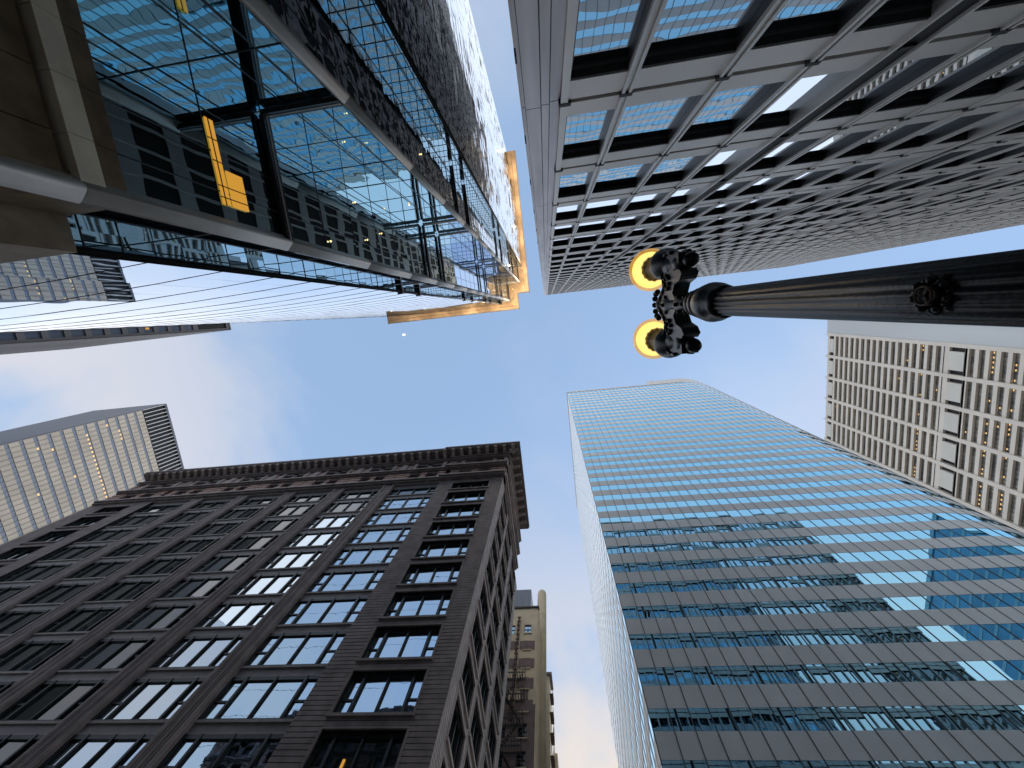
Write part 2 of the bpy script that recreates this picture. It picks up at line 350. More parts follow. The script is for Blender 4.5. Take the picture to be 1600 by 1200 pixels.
# ------------------------------------------------------------------ dark terracotta corner building (lower left)
def terracotta():
    D = 24.2; XC = -8.86; XL = -80.2; YB = 43.2
    root = thing('terracotta_building', 'dark brown terracotta corner building with bracketed cornice and wide four part windows', 'building', (-44, 33, 0))
    F = Fr((0, D, EYE), (1, 0, 0), (0, -1, 0)); S = Fr((XC, 0, EYE), (0, 1, 0), (1, 0, 0))
    sills = [20.2 + 4.1 * k for k in range(-5, 9)]; WH = 3.2; ROOF = 66.3
    MB().box(XL + .2, XC - 1.4, D + 1.4, YB - .2, 0, EYE + ROOF - .6).build('wall', M_['m_dark'], root)
    def rust(mb, s0, s1, ops, zlo, zhi, n1=0.0, m=0, md=1):
        # backing behind the courses, cut round the openings, then courses with dark joints
        ops = sorted(ops, key=lambda o: o[2]); P = .342
        def strip(a, b, z0, z1):
            if b - a < .02 or z1 - z0 < .02: return
            mb.box(a, b, -1.3, n1 - (.05 if md == 1 else .02), z0, z1, md)
            z = z0
            while z < z1 - .03:
                e = min(z1, (math.floor(z / P + 1e-4) + 1) * P); 
                if e - z > .08: mb.box(a, b, -.2, n1, z, e - .055, m)
                z = e
        if not ops: strip(s0, s1, zlo, zhi); return
        cols = sorted(set((o[0], o[1]) for o in ops)); x = s0
        for (a, b) in cols:
            strip(x, a, zlo, zhi); z = zlo
            for o in ops:
                if (o[0], o[1]) == (a, b): strip(a, b, z, o[2]); z = o[3]
            strip(a, b, z, zhi); x = b
        strip(x, s1, zlo, zhi)
    ZT = 56.4
    def wh(z): return 2.25 if z > 52 else WH
    pr = [(-16.4, -10.8)]; opsR = [(a, b, z, z + wh(z)) for a, b in pr for z in sills]
    mb = MB(F); rust(mb, -18.75, XC - .03, opsR, -EYE, ZT); mb.build('corner_pavilion', [M_['m_stone'], M_['m_dark']], root)
    opsL = [(-76.5, -71.2, z, z + wh(z)) for z in sills]
    mb = MB(F); rust(mb, XL, -68.3, opsL, -EYE, ZT); mb.build('corner_pavilion', [M_['m_stone'], M_['m_dark']], root)
    cols = [(26.1, 30.15), (31.05, 35.3), (37.0, 41.2)]
    sw = MB(S)                                                       # the side wall on the cross street, thin bands round paired windows
    def sh(z): return 2.9 if z > 52 else 3.2
    opsS = [(a, b, z + .0, z + sh(z)) for a, b in cols for z in sills]
    rust(sw, D + .03, YB, opsS, -EYE, ZT, n1=0.0, md=2)
    sw.build('side_wall', [M_['m_side'], M_['m_dark'], M_['m_stone']], root)
    # mouldings round the openings of the pavilions
    for (ops, FF) in ((opsR + opsL, F), (opsS, S)):
        for (a, b, z0, z1) in ops:
            if z0 < 11: continue
            t_ = MB(FF)
            t_.box(a - .02, b + .02, -.1, .05, z1 - .02, z1 + .13); t_.box(a - .16, b + .16, -.1, .16, z0 - .2, z0 + .005)
            t_.box(a - .13, a + .02, -.1, .05, z0, z1 - .01); t_.box(b - .02, b + .13, -.1, .05, z0, z1 - .01)
            t_.build('window_moulding', M_['m_stone'] if FF is F else M_['m_side'], root)
    # middle bays: ribbed piers and spandrels
    pc = [-26.95, -35.15, -43.35, -51.55, -59.75]; W = 1.9
    for c in pc:
        p = MB(F); p.box(c - W / 2, c + W / 2, -1.3, -.12, -EYE, ZT - .3)
        for ds, r_ in ((-.68, .20), (-.30, .12), (0, .16), (.30, .12), (.68, .20)):
            poly = []
            for i in range(9):
                a = math.pi * i / 8; q = F(c + ds + r_ * math.cos(a), -.12 + r_ * 1.1 * math.sin(a), 0); poly.append((q.x, q.y))
            p.prism(poly, 0, EYE + ZT - .32)
        p.build('pier', M_['m_pier'], root)
    ed = [-18.75] + pc + [-68.3]
    bays = []
    for i in range(len(ed) - 1):
        b = ed[i] - (W / 2 if i else 0); a = ed[i + 1] + (W / 2 if i + 1 < len(ed) - 1 else 0); bays.append((a, b))
    for (a, b) in bays:
        for i, z in enumerate(sills + [ZT]):
            lo = (sills[i - 1] + (WH if i < len(sills) else 2.2)) if i else -EYE; s = MB(F)
            s.box(a, b, -1.3, -.42, lo, z - .02)
            if i < len(sills): s.box(a, b, -.5, -.28, z - .2, z - .02)
            s.box(a, b, -.5, -.36, lo + .0, lo + .1); s.build('spandrel', M_['m_span'], root)
        h = MB(F); h.box(a - .3, b + .3, -.42, -.06, ZT - .28, ZT - .02); h.build('bay_head', M_['m_span'], root)
    # four part windows: narrow sash, two wide panes, narrow sash
    def glass(w, hgt, var):
        g = MB(WORLD); h0 = .08; sw_ = .17 * w
        xs_ = [-w / 2, -w / 2 + sw_, 0, w / 2 - sw_, w / 2]
        for i in range(4):
            a, b = xs_[i], xs_[i + 1]; k = .006
            mi = 0 if (var == 0) else (1 if var == 1 else (0 if i in (0, 1) else 1))
            if i in (0, 3): g.pane(a, b, 0, h0, hgt * .42, mi, k); g.pane(a, b, .02, hgt * .42, hgt, mi, k)
            else: g.pane(a, b, 0, h0, hgt, mi, k)
        return g
    def frame(w, hgt):
        g = MB(WORLD); sw_ = .17 * w
        g.box(-w / 2, w / 2, -.14, .05, hgt - .28, hgt); g.box(-w / 2, w / 2, -.16, .05, 0, .1)
        for x, d in ((-w / 2 + .05, .06), (w / 2 - .05, .06), (-w / 2 + sw_, .09), (w / 2 - sw_, .09), (0, .05)): g.box(x - d, x + d, -.2, .05, 0, hgt)
        for sg in (-1, 1):
            xa, xb = sorted((sg * w / 2, sg * (w / 2 - sw_))); g.box(xa, xb, -.08, .05, hgt * .42 - .07, hgt * .42 + .07)
        return g
    protos = {}
    def window(x, z, w, hgt, var, ry=0, pos=None):
        key = (round(w, 2), round(hgt, 2), var, ry)
        if key not in protos:
            o = part_at('window', [M_['m_glass'], M_['m_glass2']], glass(w, hgt, var), root, pos)
            fo = bpy.data.objects.new('window_frame', frame(w, hgt).mesh('window_frame', [M_['m_frame']])); C.objects.link(fo); fo.parent = o
            o.rotation_euler.z = ry; protos[key] = o; return o
        o = dup(protos[key], root, pos - wloc(root)); o.rotation_euler.z = ry; return o
    todo = []
    for z in sills:
        for j, (a, b) in enumerate([(-16.4, -10.8)] + bays + [(-76.5, -71.2)]):
            hgt = wh(z) if (j in (0, len(bays) + 1) or z > 52) else WH
            var = 0 if j in (0, 1) else (0 if (j == 2 and z < 46) else (2 if j == 3 and z in sills[6:10] else 1))  # dark glass in the left bays stands in for the mirror tower's reflection
            if z > 52: var = 1
            if z < 18 and j == 0: var = 1
            todo.append(((a + b) / 2, z, b - a, hgt, var, 0, Vector(((a + b) / 2, D + .5, EYE + z))))
        for (a, b) in cols:
            todo.append((0, z, b - a, sh(z), 1, R(90), Vector((XC - .45, (a + b) / 2, EYE + z))))
    todo.sort(key=lambda t_: 0 if t_[1] >= 15.9 else 1)
    rest = MB(); 
    for i, t_ in enumerate(todo):
        if i < 100: window(*t_[:6], pos=t_[6])
        else:
            g = glass(t_[2], t_[3], t_[4]); f_ = frame(t_[2], t_[3]); rot = Matrix.Rotation(t_[5], 4, 'Z')
            for q, mo in ((g, 0), (f_, 2)):
                bb = len(rest.v); rest.v += [rot @ v + t_[6] for v in q.v]; rest.f += [[bb + k for k in ff] for ff in q.f]; rest.mi += [k + mo for k in q.mi]
    rest.build('window', [M_['m_glass'], M_['m_glass2'], M_['m_frame']], root, kind='stuff')
    # a lit pendant lamp inside the lowest corner window
    MB(F).box(-14.35, -14.2, -.46, -.40, 16.9, 17.9).build('lit_lamp', M_['lit_gold'], root)
    # attic storeys
    at = MB(F); ats = MB(S)
    def belts(mb, s0, s1, dn=0):
        mb.box(s0, s1, -1.3, .30 + dn, 56.4, 56.75); mb.box(s0, s1, -1.3, .55 + dn, 56.75, 57.15)
        mb.box(s0, s1, -1.3, .35 + dn, 60.3, 60.55); mb.box(s0, s1, -1.3, .60 + dn, 60.55, 60.9)
        mb.box(s0, s1, -1.3, .35 + dn, 64.0, 64.3); mb.box(s0, s1, -1.3, .6 + dn, 64.3, 64.55); mb.box(s0, s1, -1.3, .25 + dn, 64.55, 65.5)
    belts(at, XL, -19.0); belts(at, -18.98, XC + .3, .3); belts(ats, D + .0, YB - 3)
    at.build('attic_belt', M_['m_stone'], root); ats.build('attic_belt', M_['m_side'], root)
    for (FF, segs) in ((F, [(-18.75, XC)] + [(a - W / 2, b + W / 2) for a, b in bays] + [(XL, -68.3)]), (S, [(D + .1, 31.5), (31.5, YB - 3)])):
        for (a, b) in segs:
            p = MB(FF); w = b - a
            # lower attic: striped reddish blocks beside two dark windows
            for (x0, x1) in ((a, a + .24 * w), (b - .24 * w, b)):
                p.box(x0, x1, -1.2, .02, 57.2, 60.3, 1)
                for k in range(4): p.box(x0 + .06, x1 - .06, .02, .14, 57.45 + k * .7, 57.9 + k * .7, 0)
            p.box(a + .46 * w, a + .54 * w, -1.2, .05, 57.2, 60.3, 0); p.box(a + .44 * w, a + .56 * w, 0, .12, 58.2, 58.5, 0); p.box(a + .44 * w, a + .56 * w, 0, .12, 59.2, 59.5, 0)
            p.box(a + .24 * w, b - .24 * w, -1.2, -.02, 57.2, 57.7, 1); p.box(a + .24 * w, b - .24 * w, -1.2, -.02, 59.8, 60.3, 1)
            # upper attic: paired pilasters with a panel between, two windows
            for x0 in (a, b - .25 * w):
                p.box(x0, x0 + .25 * w, -1.2, -.08, 60.9, 64.0, 1)
                p.box(x0 + .0 * w, x0 + .06 * w, -.1, .16, 60.95, 64.0, 2); p.box(x0 + .19 * w, x0 + .25 * w, -.1, .16, 60.95, 64.0, 2)
                p.box(x0 + .08 * w, x0 + .17 * w, -.1, .06, 61.4, 63.6, 0)
            p.box(a + .45 * w, a + .55 * w, -1.2, .0, 60.9, 64.0, 1); p.box(a + .25 * w, b - .25 * w, -1.2, .0, 60.9, 61.6, 1); p.box(a + .25 * w, b - .25 * w, -1.2, .0, 63.4, 64.0, 1)
            p.build('attic_wall', [M_['m_red'], M_['m_stone'], M_['m_side']], root)
            g = MB(FF)
            for z0, z1 in ((57.2, 60.3), (60.9, 64.0)):
                for x0, x1 in ((a + .24 * w, a + .46 * w), (a + .54 * w, b - .24 * w)): g.pane(x0, x1, -.6, z0, z1, 0, .004)
            g.build('attic_window', M_['m_glass2'], root)
    # cornice: projecting slab with stepped lip, on brackets
    k = MB()
    def slab(x0, x1, y0, y1, dz=0, d=0):
        k.box(x0, x1, y0, y1, EYE + 65.52 + dz, EYE + 65.75 + dz)
    yo = D - 2.1; xo = XC + 2.15; YE = 38.5
    for dz, ins in ((65.5, .16), (65.72, .08), (65.95, 0)):
        z0, z1 = EYE + dz, EYE + dz + .2 + (0 if dz < 65.9 else .2)
        k.box(XL + .2, -20.1, yo + .22 + ins, D + 2, z0, z1 - .004)
        k.box(-20.1, xo - ins, yo + ins, D + 2, z0, z1); k.box(XC - 3, xo - ins, D + 2, YE, z0, z1)
    k.build('cornice', M_['m_stone'], root)
    bk = MB(WORLD)                                                   # one scrolled bracket
    for (y0, y1, z0) in ((-1.5, -.95, -.28), (-1.0, -.5, -.42), (-.55, 0, -.75)): bk.box(-.24, .24, y0, y1, z0, 0)
    for (y0, z0) in ((-1.42, -.30), (-.9, -.46)): bk.tube((-.25, y0 + .1, z0 + .06), (.25, y0 + .1, z0 + .06), .13)
    first = None; n = 0; spots = []
    x = xo - 1.2
    while x > XL + 1: spots.append((Vector((x, D - .25 - (.22 if x > -20.1 else 0), EYE + 65.5)), 0)); x -= 1.52
    y = D - .9
    while y < YE - .5: spots.append((Vector((XC + .28, y, EYE + 65.5)), R(90))); y += 1.52
    for (p, rz_) in spots:
        if first is None: first = part_at('bracket', M_['m_side'], bk, root, p); o = first
        else: o = dup(first, root, p - wloc(root))
        o.rotation_euler.z = rz_
terracotta()

# ------------------------------------------------------------------ blue glass tower with a rounded corner (lower right)
def blue_tower():
    D = 32.3; XC = 5.07; PITCH = 3.70; TOP = 151.5; r = 18.2; CX = 48.6; YE = 80.0
    root = thing('glass_tower', 'blue glass tower with grey spandrel bands and a rounded corner', 'building', (35, 55, 0))
    pts = [(XC, YE, 0)]
    path = []                                                      # (x, y) stations: up the left flank, along the front, round the corner, away
    n = 30
    for i in range(n + 1): path.append((XC, YE + (D - YE) * i / n))
    n2 = 28
    for i in range(1, n2 + 1): path.append((XC + (CX - XC) * i / n2, D))
    n3 = 19
    for i in range(1, n3 + 1):
        a = math.pi / 2 * i / n3; path.append((CX + r * math.sin(a), D + r - r * math.cos(a)))
    for i in range(1, 9): path.append((CX + r, D + r + 1.55 * i))
    front0 = n; nf = len(path)
    MB().prism([(x + (.25 if x < XC + .1 else 0) - (.25 if x > CX + r - .01 else 0), y + .3) for (x, y) in path] + [(CX + r - .3, YE), (XC + .3, YE)], 0, EYE + TOP - .4).build('wall', M_['dark'], root)
    base = [TOP - 2.2 - PITCH * k for k in range(0, 41)]           # top of each glass band
    curvtop = 6.5
    def band(z0, z1, off, i0=0, i1=nf - 1):
        mb = MB(); b = len(mb.v)
        ring = []
        for i in range(i0, i1 + 1):
            x, y = path[i]
            nx = path[max(0, i - 1)]; px = path[min(nf - 1, i + 1)]
            d = Vector((px[0] - nx[0], px[1] - nx[1])).normalized(); nn = Vector((d.y, -d.x))
            if i == n: nn = Vector((-1, -1))
            ring.append((x + nn.x * off, y + nn.y * off, x - nn.x * .12, y - nn.y * .12))
        for i, (ox, oy, ix, iy) in enumerate(ring):
            mb.v += [Vector((ox, oy, z0)), Vector((ox, oy, z1)), Vector((ix, iy, z0)), Vector((ix, iy, z1))]
        for i in range(len(ring) - 1):
            a = 4 * i; c = a + 4
            mb.f += [[a, c, c + 1, a + 1], [a + 1, c + 1, c + 3, a + 3], [a, a + 2, c + 2, c]]; mb.mi += [0, 0, 0]
        return mb
    GH = 1.76
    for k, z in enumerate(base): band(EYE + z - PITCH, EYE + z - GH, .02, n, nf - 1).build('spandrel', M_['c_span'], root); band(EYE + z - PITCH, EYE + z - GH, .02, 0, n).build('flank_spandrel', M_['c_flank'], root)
    band(EYE + TOP - 2.2, EYE + TOP - 1.3, .02).build('parapet', M_['c_span'], root)
    band(EYE + TOP - 1.3, EYE + TOP - .9, .05, 0, n + n2).build('roof_trim', M_['c_trim'], root)
    band(EYE + TOP - .9, EYE + TOP, .12, 0, n + n2).build('roof_coping', M_['c_top'], root)
    band(EYE + TOP - 1.3, EYE + TOP + curvtop, .03, n + n2 - 8, nf - 1).build('rounded_parapet', M_['c_top'], root)
    pn = []
    for k, z in enumerate(base):
        for i in range(nf - 1):
            (x0, y0), (x1, y1) = path[i], path[i + 1]
            c = Vector(((x0 + x1) / 2, (y0 + y1) / 2, EYE + z - GH / 2)); d = Vector((x1 - x0, y1 - y0, 0)); pn.append((c, d.length, math.atan2(d.y, d.x), i))
    def vis(q):
        p = q[0] - Vector((0, 0, EYE)); 
        if q[3] < front0 or q[3] > front0 + n2 + 6: return 0
        px = p.x / p.z; py = p.y / p.z
        if py > 1.45 or px > 1.25: return 0
        return 1 / p.length ** 2
    pn.sort(key=vis, reverse=True); proto = {}; rest = MB()
    for j, (c, w, a, i) in enumerate(pn):
        if j < 100:
            key = round(w, 2)
            if key not in proto:
                g = MB(); g.pane(-w / 2, w / 2, 0, -GH / 2, GH / 2); o = part_at('window', M_['c_glass'], g, root, c); proto[key] = o
            else: o = dup(proto[key], root, c - wloc(root))
            o.rotation_euler = (random.gauss(0, .002), 0, a + random.gauss(0, .002))
        else:
            ca, sa_ = math.cos(a), math.sin(a); rest.fr = Fr(c, (ca, sa_, 0), (sa_, -ca, 0)); rest.pane(-w / 2, w / 2, 0, -GH / 2, GH / 2, 0, .002)
    rest.build('window', M_['c_glass'], root, kind='stuff')
    for i in range(n + n2 + n3 + 5):
        if i < n and i % 1: continue
        x, y = path[i]; a_ = path[i + 1]; d = Vector((a_[0] - x, a_[1] - y, 0)).normalized(); nn = Vector((d.y, -d.x, 0))
        w = .035
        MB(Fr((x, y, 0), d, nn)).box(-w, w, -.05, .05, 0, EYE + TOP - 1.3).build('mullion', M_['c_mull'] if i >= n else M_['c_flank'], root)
    # two floodlights on a spandrel
    fl = MB(Fr((0, D, EYE), (1, 0, 0), (0, -1, 0)))
    for x, z in ((7.2, 37.1), (7.55, 37.1)): fl.box(x, x + .2, .02, .32, z, z + .22)
    fl.build('floodlight', M_['iron'], root)
blue_tower()

# ------------------------------------------------------------------ mirror glass tower with notched corner and gold lit canopy (upper left)
def mirror_tower():
    H = 150.0; a = 4.7; b = 12.8; c = 10.95; e = 8.58; GB = 12.3
    root = thing('mirror_tower', 'mirrored glass tower with a notched corner and glowing gold canopy around its roof', 'building', (-30, -25, 0))
    def z(h): return EYE + h
    R2 = [(-7.06, -16.5), (-6.78, -21), (-6.6, -27), (-6.7, -33), (-7.0, -39), (-7.4, -45), (-7.9, -50.5), (-8.45, -55.6)]
    L2 = [(-16.35, -3.93), (-21, -3.72), (-27, -3.55), (-34, -3.5), (-42, -3.58), (-50, -3.8), (-56, -4.0), (-60.9, -4.25)]
    inner = [(-8.75, -55.6)] + [(x - .4, y) for x, y in R2[::-1]][1:-1] + [(-7.5, -16.7), (-9.1, -16.7), (-9.1, -11.4), (-13.3, -11.4), (-13.3, -5.2), (-16.7, -5.2), (-16.7, -4.4)] + [(x, y - .4) for x, y in L2[1:]]
    MB().prism(inner + [(-60.9, -55.6)], 0, z(H - .5)).build('wall', M_['dark'], root)
    def face(p, q, z0, z1, pw, ph, mt, tilt, lines=(1, 1), name='glass_wall', gap=.03, lw=.03):
        p = Vector((p[0], p[1], 0)); q = Vector((q[0], q[1], 0)); d = q - p; Ln = d.length; d.normalize(); nn = Vector((-d.y, d.x, 0))
        F = Fr(p, d, nn); nx = max(1, round(Ln / pw)); nzz = max(1, round((z1 - z0) / ph)); g = MB(F); l_ = MB(F)
        for i in range(nx):
            for k in range(nzz): g.pane(Ln * i / nx, Ln * (i + 1) / nx, 0, z0 + (z1 - z0) * k / nzz, z0 + (z1 - z0) * (k + 1) / nzz, 0, tilt)
        if lines[0]:
            for i in range(1, nx): l_.box(Ln * i / nx - lw, Ln * i / nx + lw, -.02, gap, z0, z1)
        if lines[1]:
            for k in range(1, nzz): zz = z0 + (z1 - z0) * k / nzz; l_.box(0, Ln, -.02, gap - .008, zz - lw, zz + lw)
        return F, Ln, g, l_
    def put(segs, mt, name, **kw):                                    # merge the runs of one wall into one part
        g = MB(); l_ = MB()
        for p, q in segs:
            _, _, g1, l1 = face(p, q, z(GB), z(H - .2), kw['pw'], kw['ph'], mt, kw['tilt'], kw.get('lines', (1, 1)), lw=kw.get('lw', .03))
            for A, B_ in ((g, g1), (l_, l1)):
                k = len(A.v); A.v += B_.v; A.f += [[k + i for i in f] for f in B_.f]; A.mi += B_.mi
        k = len(g.v); g.v += l_.v; g.f += [[k + i for i in f] for f in l_.f]; g.mi += [1] * len(l_.f)
        g.build(name, [mt, M_['a_line']], root)
    seg = lambda P: list(zip(P[:-1], P[1:]))
    # direction chosen so that the outward normal faces the street: (-d.y, d.x)
    put(seg(L2[::-1]), M_['a_clear'], 'glass_wall', pw=3.0, ph=4.05, tilt=.0012, lines=(0, 1), lw=.011)
    put([((-b, -a), (-16.35, -a))[::-1]], M_['a_clear'], 'glass_wall', pw=1.75, ph=4.05, tilt=.0015, lw=.02)
    put([((-16.35, -a), (-16.35, -3.93))[::-1]], M_['a_glass'], 'step_glazing', pw=.8, ph=1.35, tilt=.02, lw=.015)
    put(seg(R2[::-1])[::1], M_['a_rip'], 'glass_wall', pw=1.5, ph=2.0, tilt=.012, lines=(0, 0))
    put([((-e, -16.5), (-e, -c))[::-1]], M_['a_rip'], 'glass_wall', pw=1.4, ph=2.0, tilt=.006, lw=.02)
    put([((-7.06, -16.5), (-e, -16.5))[::-1]], M_['a_glass'], 'step_glazing', pw=.76, ph=1.35, tilt=.004, lw=.02)
    # notch walls: panes of the lower floors are single parts
    protos = {}
    stuff = MB()
    for (p, q, pw) in (((-b, -a), (-b, -c), 1.5625), ((-e, -c), (-b, -c), 1.407)):
        p_, q_ = (q, p)
        F, Ln, g, l_ = face(p_, q_, z(GB), z(H - .2), pw, 3.93, None, 0, lw=.022)
        # rebuild panes individually
        nx = round(Ln / pw); w = Ln / nx; nz_ = round((H - .2 - GB) / 3.93); hh = (H - .2 - GB) / nz_
        for k in range(nz_):
            for i in range(nx):
                cpt = F(w * (i + .5), 0, z(GB) + hh * (k + .5)); ang = math.atan2(F.s.y, F.s.x)
                if k < 12:
                    key = round(w, 3)
                    if key not in protos:
                        gg = MB(); gg.pane(-w / 2, w / 2, 0, -hh / 2, hh / 2); o = part_at('glass_pane', M_['a_glass'], gg, root, cpt); protos[key] = o
                    else: o = dup(protos[key], root, cpt - wloc(root))
                    o.rotation_euler = (random.gauss(0, .0025), 0, ang + random.gauss(0, .0025))
                else:
                    stuff.fr = Fr(cpt, F.s, F.n); stuff.pane(-w / 2, w / 2, 0, -hh / 2, hh / 2, 0, .003)
        k = len(stuff.v); stuff.v += l_.v; stuff.f += [[k + i for i in f] for f in l_.f]; stuff.mi += [1] * len(l_.f)
    stuff.build('glass_pane', [M_['a_clear'], M_['a_line']], root, kind='stuff')
    # steel corner columns, rounded squares set diagonally
    sq = lambda i, z_: .92 / (abs(math.cos(2 * math.pi * i / 32 + math.pi / 4)) ** 5 + abs(math.sin(2 * math.pi * i / 32 + math.pi / 4)) ** 5) ** .2
    for (x, y, rr) in ((-b - .02, -a - .10, .34), (-e + .05, -c + .02, .30)):
        s = MB(); zs = [0] + [z(10.9 + 9.2 * k) for k in range(0, 16)]
        for q0, q1 in zip(zs[:-1], zs[1:]): s.lathe(x, y, [(rr - .02, q0), (rr, q0 + .02), (rr, min(q1, z(H)) - .02), (rr - .02, min(q1, z(H)))], 32, mod=sq)
        s.build('corner_column', M_['a_steel'], root)
    for (x, y) in ((-16.35, -3.93), (-7.06, -16.5)):
        MB().lathe(x, y, [(.16, z(GB)), (.16, z(H))], 12).build('edge_post', M_['a_beam'], root)
    # ring beams across the notch, dark at first, pale higher up
    for hh_, th in ((19.8, .26), (45.0, .2), (51.5, .2), (81, .22), (90, .22), (110, .22), (120, .22), (144, .25)):
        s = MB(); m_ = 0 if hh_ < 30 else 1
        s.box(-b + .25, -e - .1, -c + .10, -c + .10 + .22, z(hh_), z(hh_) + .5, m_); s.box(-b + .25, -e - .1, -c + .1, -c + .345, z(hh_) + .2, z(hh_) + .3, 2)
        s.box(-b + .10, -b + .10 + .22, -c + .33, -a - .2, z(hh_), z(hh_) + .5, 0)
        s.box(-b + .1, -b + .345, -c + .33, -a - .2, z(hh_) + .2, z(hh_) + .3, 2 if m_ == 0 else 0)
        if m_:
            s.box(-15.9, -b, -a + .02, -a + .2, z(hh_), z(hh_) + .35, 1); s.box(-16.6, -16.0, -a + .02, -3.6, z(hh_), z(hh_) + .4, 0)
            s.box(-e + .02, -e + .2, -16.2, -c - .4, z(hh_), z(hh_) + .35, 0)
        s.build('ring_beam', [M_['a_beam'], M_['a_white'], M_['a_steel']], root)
    # base: bronze cladding and steel ledge
    s = MB()
    for k in range(3):
        z0 = z(-EYE) + k * 4.1; z1 = min(z(10.85), z0 + 4.07)
        for i in range(4): y0 = -c + i * 1.5625; s.box(-b - .5, -b + .02, y0 + .02, y0 + 1.545, z0, z1)
        for i in range(3): x0 = -b + i * 1.407; s.box(x0 + .02, x0 + 1.39, -c - .5, -c + .02, z0, z1)
    s.build('base_cladding', M_['a_bronze'], root)
    s = MB()
    for i in range(4):
        y0 = -c + i * 1.5625; s.box(-b - .5, -b + .22, y0 + .012, y0 + 1.55, z(10.9), z(11.55), 0); s.box(-b - .5, -b + .10, y0 + .012, y0 + 1.55, z(11.56), z(12.28), 1)
    for i in range(3):
        x0 = -b + .24 + i * 1.33; s.box(x0 + .012, x0 + 1.32, -c - .5, -c + .22, z(10.9), z(11.55), 0); s.box(x0 + .012, x0 + 1.32, -c - .5, -c + .10, z(11.56), z(12.28), 1)
    s.build('ledge', [M_['a_ledge'], M_['a_bronze']], root)
    s = MB()
    for i in range(20):
        x0 = -15.0 - i * 2.2; s.box(x0, x0 + 2.17, -5.3, -a + .02 if x0 > -16.3 else -3.55, 0, z(GB) - .02)
    for i in range(18):
        y0 = -13.2 - i * 2.3; s.box(-10, -e + .02 if y0 > -16 else -6.65, y0, y0 + 2.26, 0, z(GB) - .02)
    s.build('base_cladding', M_['a_bronze'], root)
    # gold canopy at roof level
    outer = [(-5.6, -55.6), (-5.6, -7.35), (-10.0, -7.4), (-10.0, -1.65), (-61.0, -1.65)]
    poly = outer + [(-61.0, -6), (-18, -6), (-15, -13), (-11, -13), (-9.9, -18), (-9.9, -55.6)]
    can = MB().prism(poly, z(H), z(H + .8)).build('canopy', M_['a_gold'], root)
    lip = MB()
    for (p, q) in zip(outer[:-1], outer[1:]):
        x0, x1 = sorted((p[0], q[0])); y0, y1 = sorted((p[1], q[1])); lip.box(x0 - .0, x1 + .32, y0 - .0, y1 + .32, z(H - .12), z(H + .9))
    lip.build('canopy_lip', M_['a_lip'], can)
    gr = MB()
    gr.box(-7.05, -6.95, -55, -8.4, z(H - .06), z(H)); gr.box(-60.5, -11.2, -2.75, -2.65, z(H - .06), z(H)); gr.build('canopy_groove', M_['a_bronze'], can)
    # lit fixtures under the canopy, and added mid-air point lights that brighten the soffit
    for k, (x, y) in enumerate([(-7.4, -9.2), (-11.4, -8.8), (-11.6, -3.3), (-7.1, -15.8)]):
        MB().ball((x, y, z(H - 1.1)), .14, seg=8, rings=6).build('canopy_lamp', M_['lamp_w'], root)
    for (x, y, pw) in [(-6.4, -9, 1100), (-10.6, -6.6, 1100), (-10.2, -2.6, 900)] + [(-5.9, -16 - 12 * k, 1700) for k in range(4)] + [(-18 - 12 * k, -1.9, 1700 if k < 2 else 800) for k in range(4)]:
        ld = bpy.data.lights.new('canopy_fill_light', 'POINT'); ld.energy = pw * 1.5; ld.color = (1, .74, .44); ld.shadow_soft_size = .03
        lo = bpy.data.objects.new('canopy_fill_light', ld); C.objects.link(lo); lo.parent = root; lo.location = Vector((x, y, z(H - 12))) - wloc(root)
    # lamps and a gold lit panel behind the notch glazing
    for (x, y, h_) in [(-b + .08, -7.6, 33), (-b + .08, -6.6, 30), (-11.6, -c + .08, 38), (-b + .08, -9.0, 29), (-e + .06, -13, 33), (-6.95, -18.2, 25), (-7.0, -20.2, 40), (-b + .08, -5.6, 24.5)]:
        MB().ball((x, y, z(h_)), .06, seg=8, rings=6).build('interior_lamp', M_['lamp_w'], root)
    MB().box(-b + .05, -b + .07, -9.05, -5.75, z(16.3), z(16.72)).build('lit_window', M_['lit_gold'], root)
    lb = MB()
    for yy in (-8.3, -7.45, -6.5, -6.05): lb.box(-b + .06, -b + .085, yy, yy + .04, z(16.25), z(16.78) if yy < -7.3 else z(17.8))
    lb.box(-b + .06, -b + .085, -9.1, -5.7, z(16.44), z(16.49)); lb.build('lit_window_bar', M_['a_line'], root)
    MB().box(-b + .05, -b + .07, -7.2, -5.75, z(16.82), z(17.75)).build('lit_window', M_['lit_gold'], root)
mirror_tower()

# ------------------------------------------------------------------ teal tower beyond the grey one, mirrored in the blue glass
def teal_tower():
    root = thing('teal_tower', 'teal glass tower mirrored in the right side of the blue glass tower', 'building', (160, -40, 0))
    F = Fr((0, -20, EYE), (1, 0, 0), (0, 1, 0))
    MB().box(129.3, 190, -60, -20.3, 0, EYE + 139.5).build('wall', M_['t_wall'], root)
    for k in range(35):
        MB(F).box(129.22, 190, -39.9, .06, 4 * k - 1.6, 4 * k - .7).build('spandrel', M_['t_span'], root)
        w = MB(F)
        for i in range(20): w.pane(129.05 + i * 3.05, 132.0 + i * 3.05, 0, 4 * k - .7, 4 * k + 2.4, 0, .004)
        w.build('window', M_['t_glass'], root)
    MB().box(128.9, 190.1, -60.1, -19.9, EYE + 139.5, EYE + 141).build('parapet', M_['t_span'], root)
teal_tower()

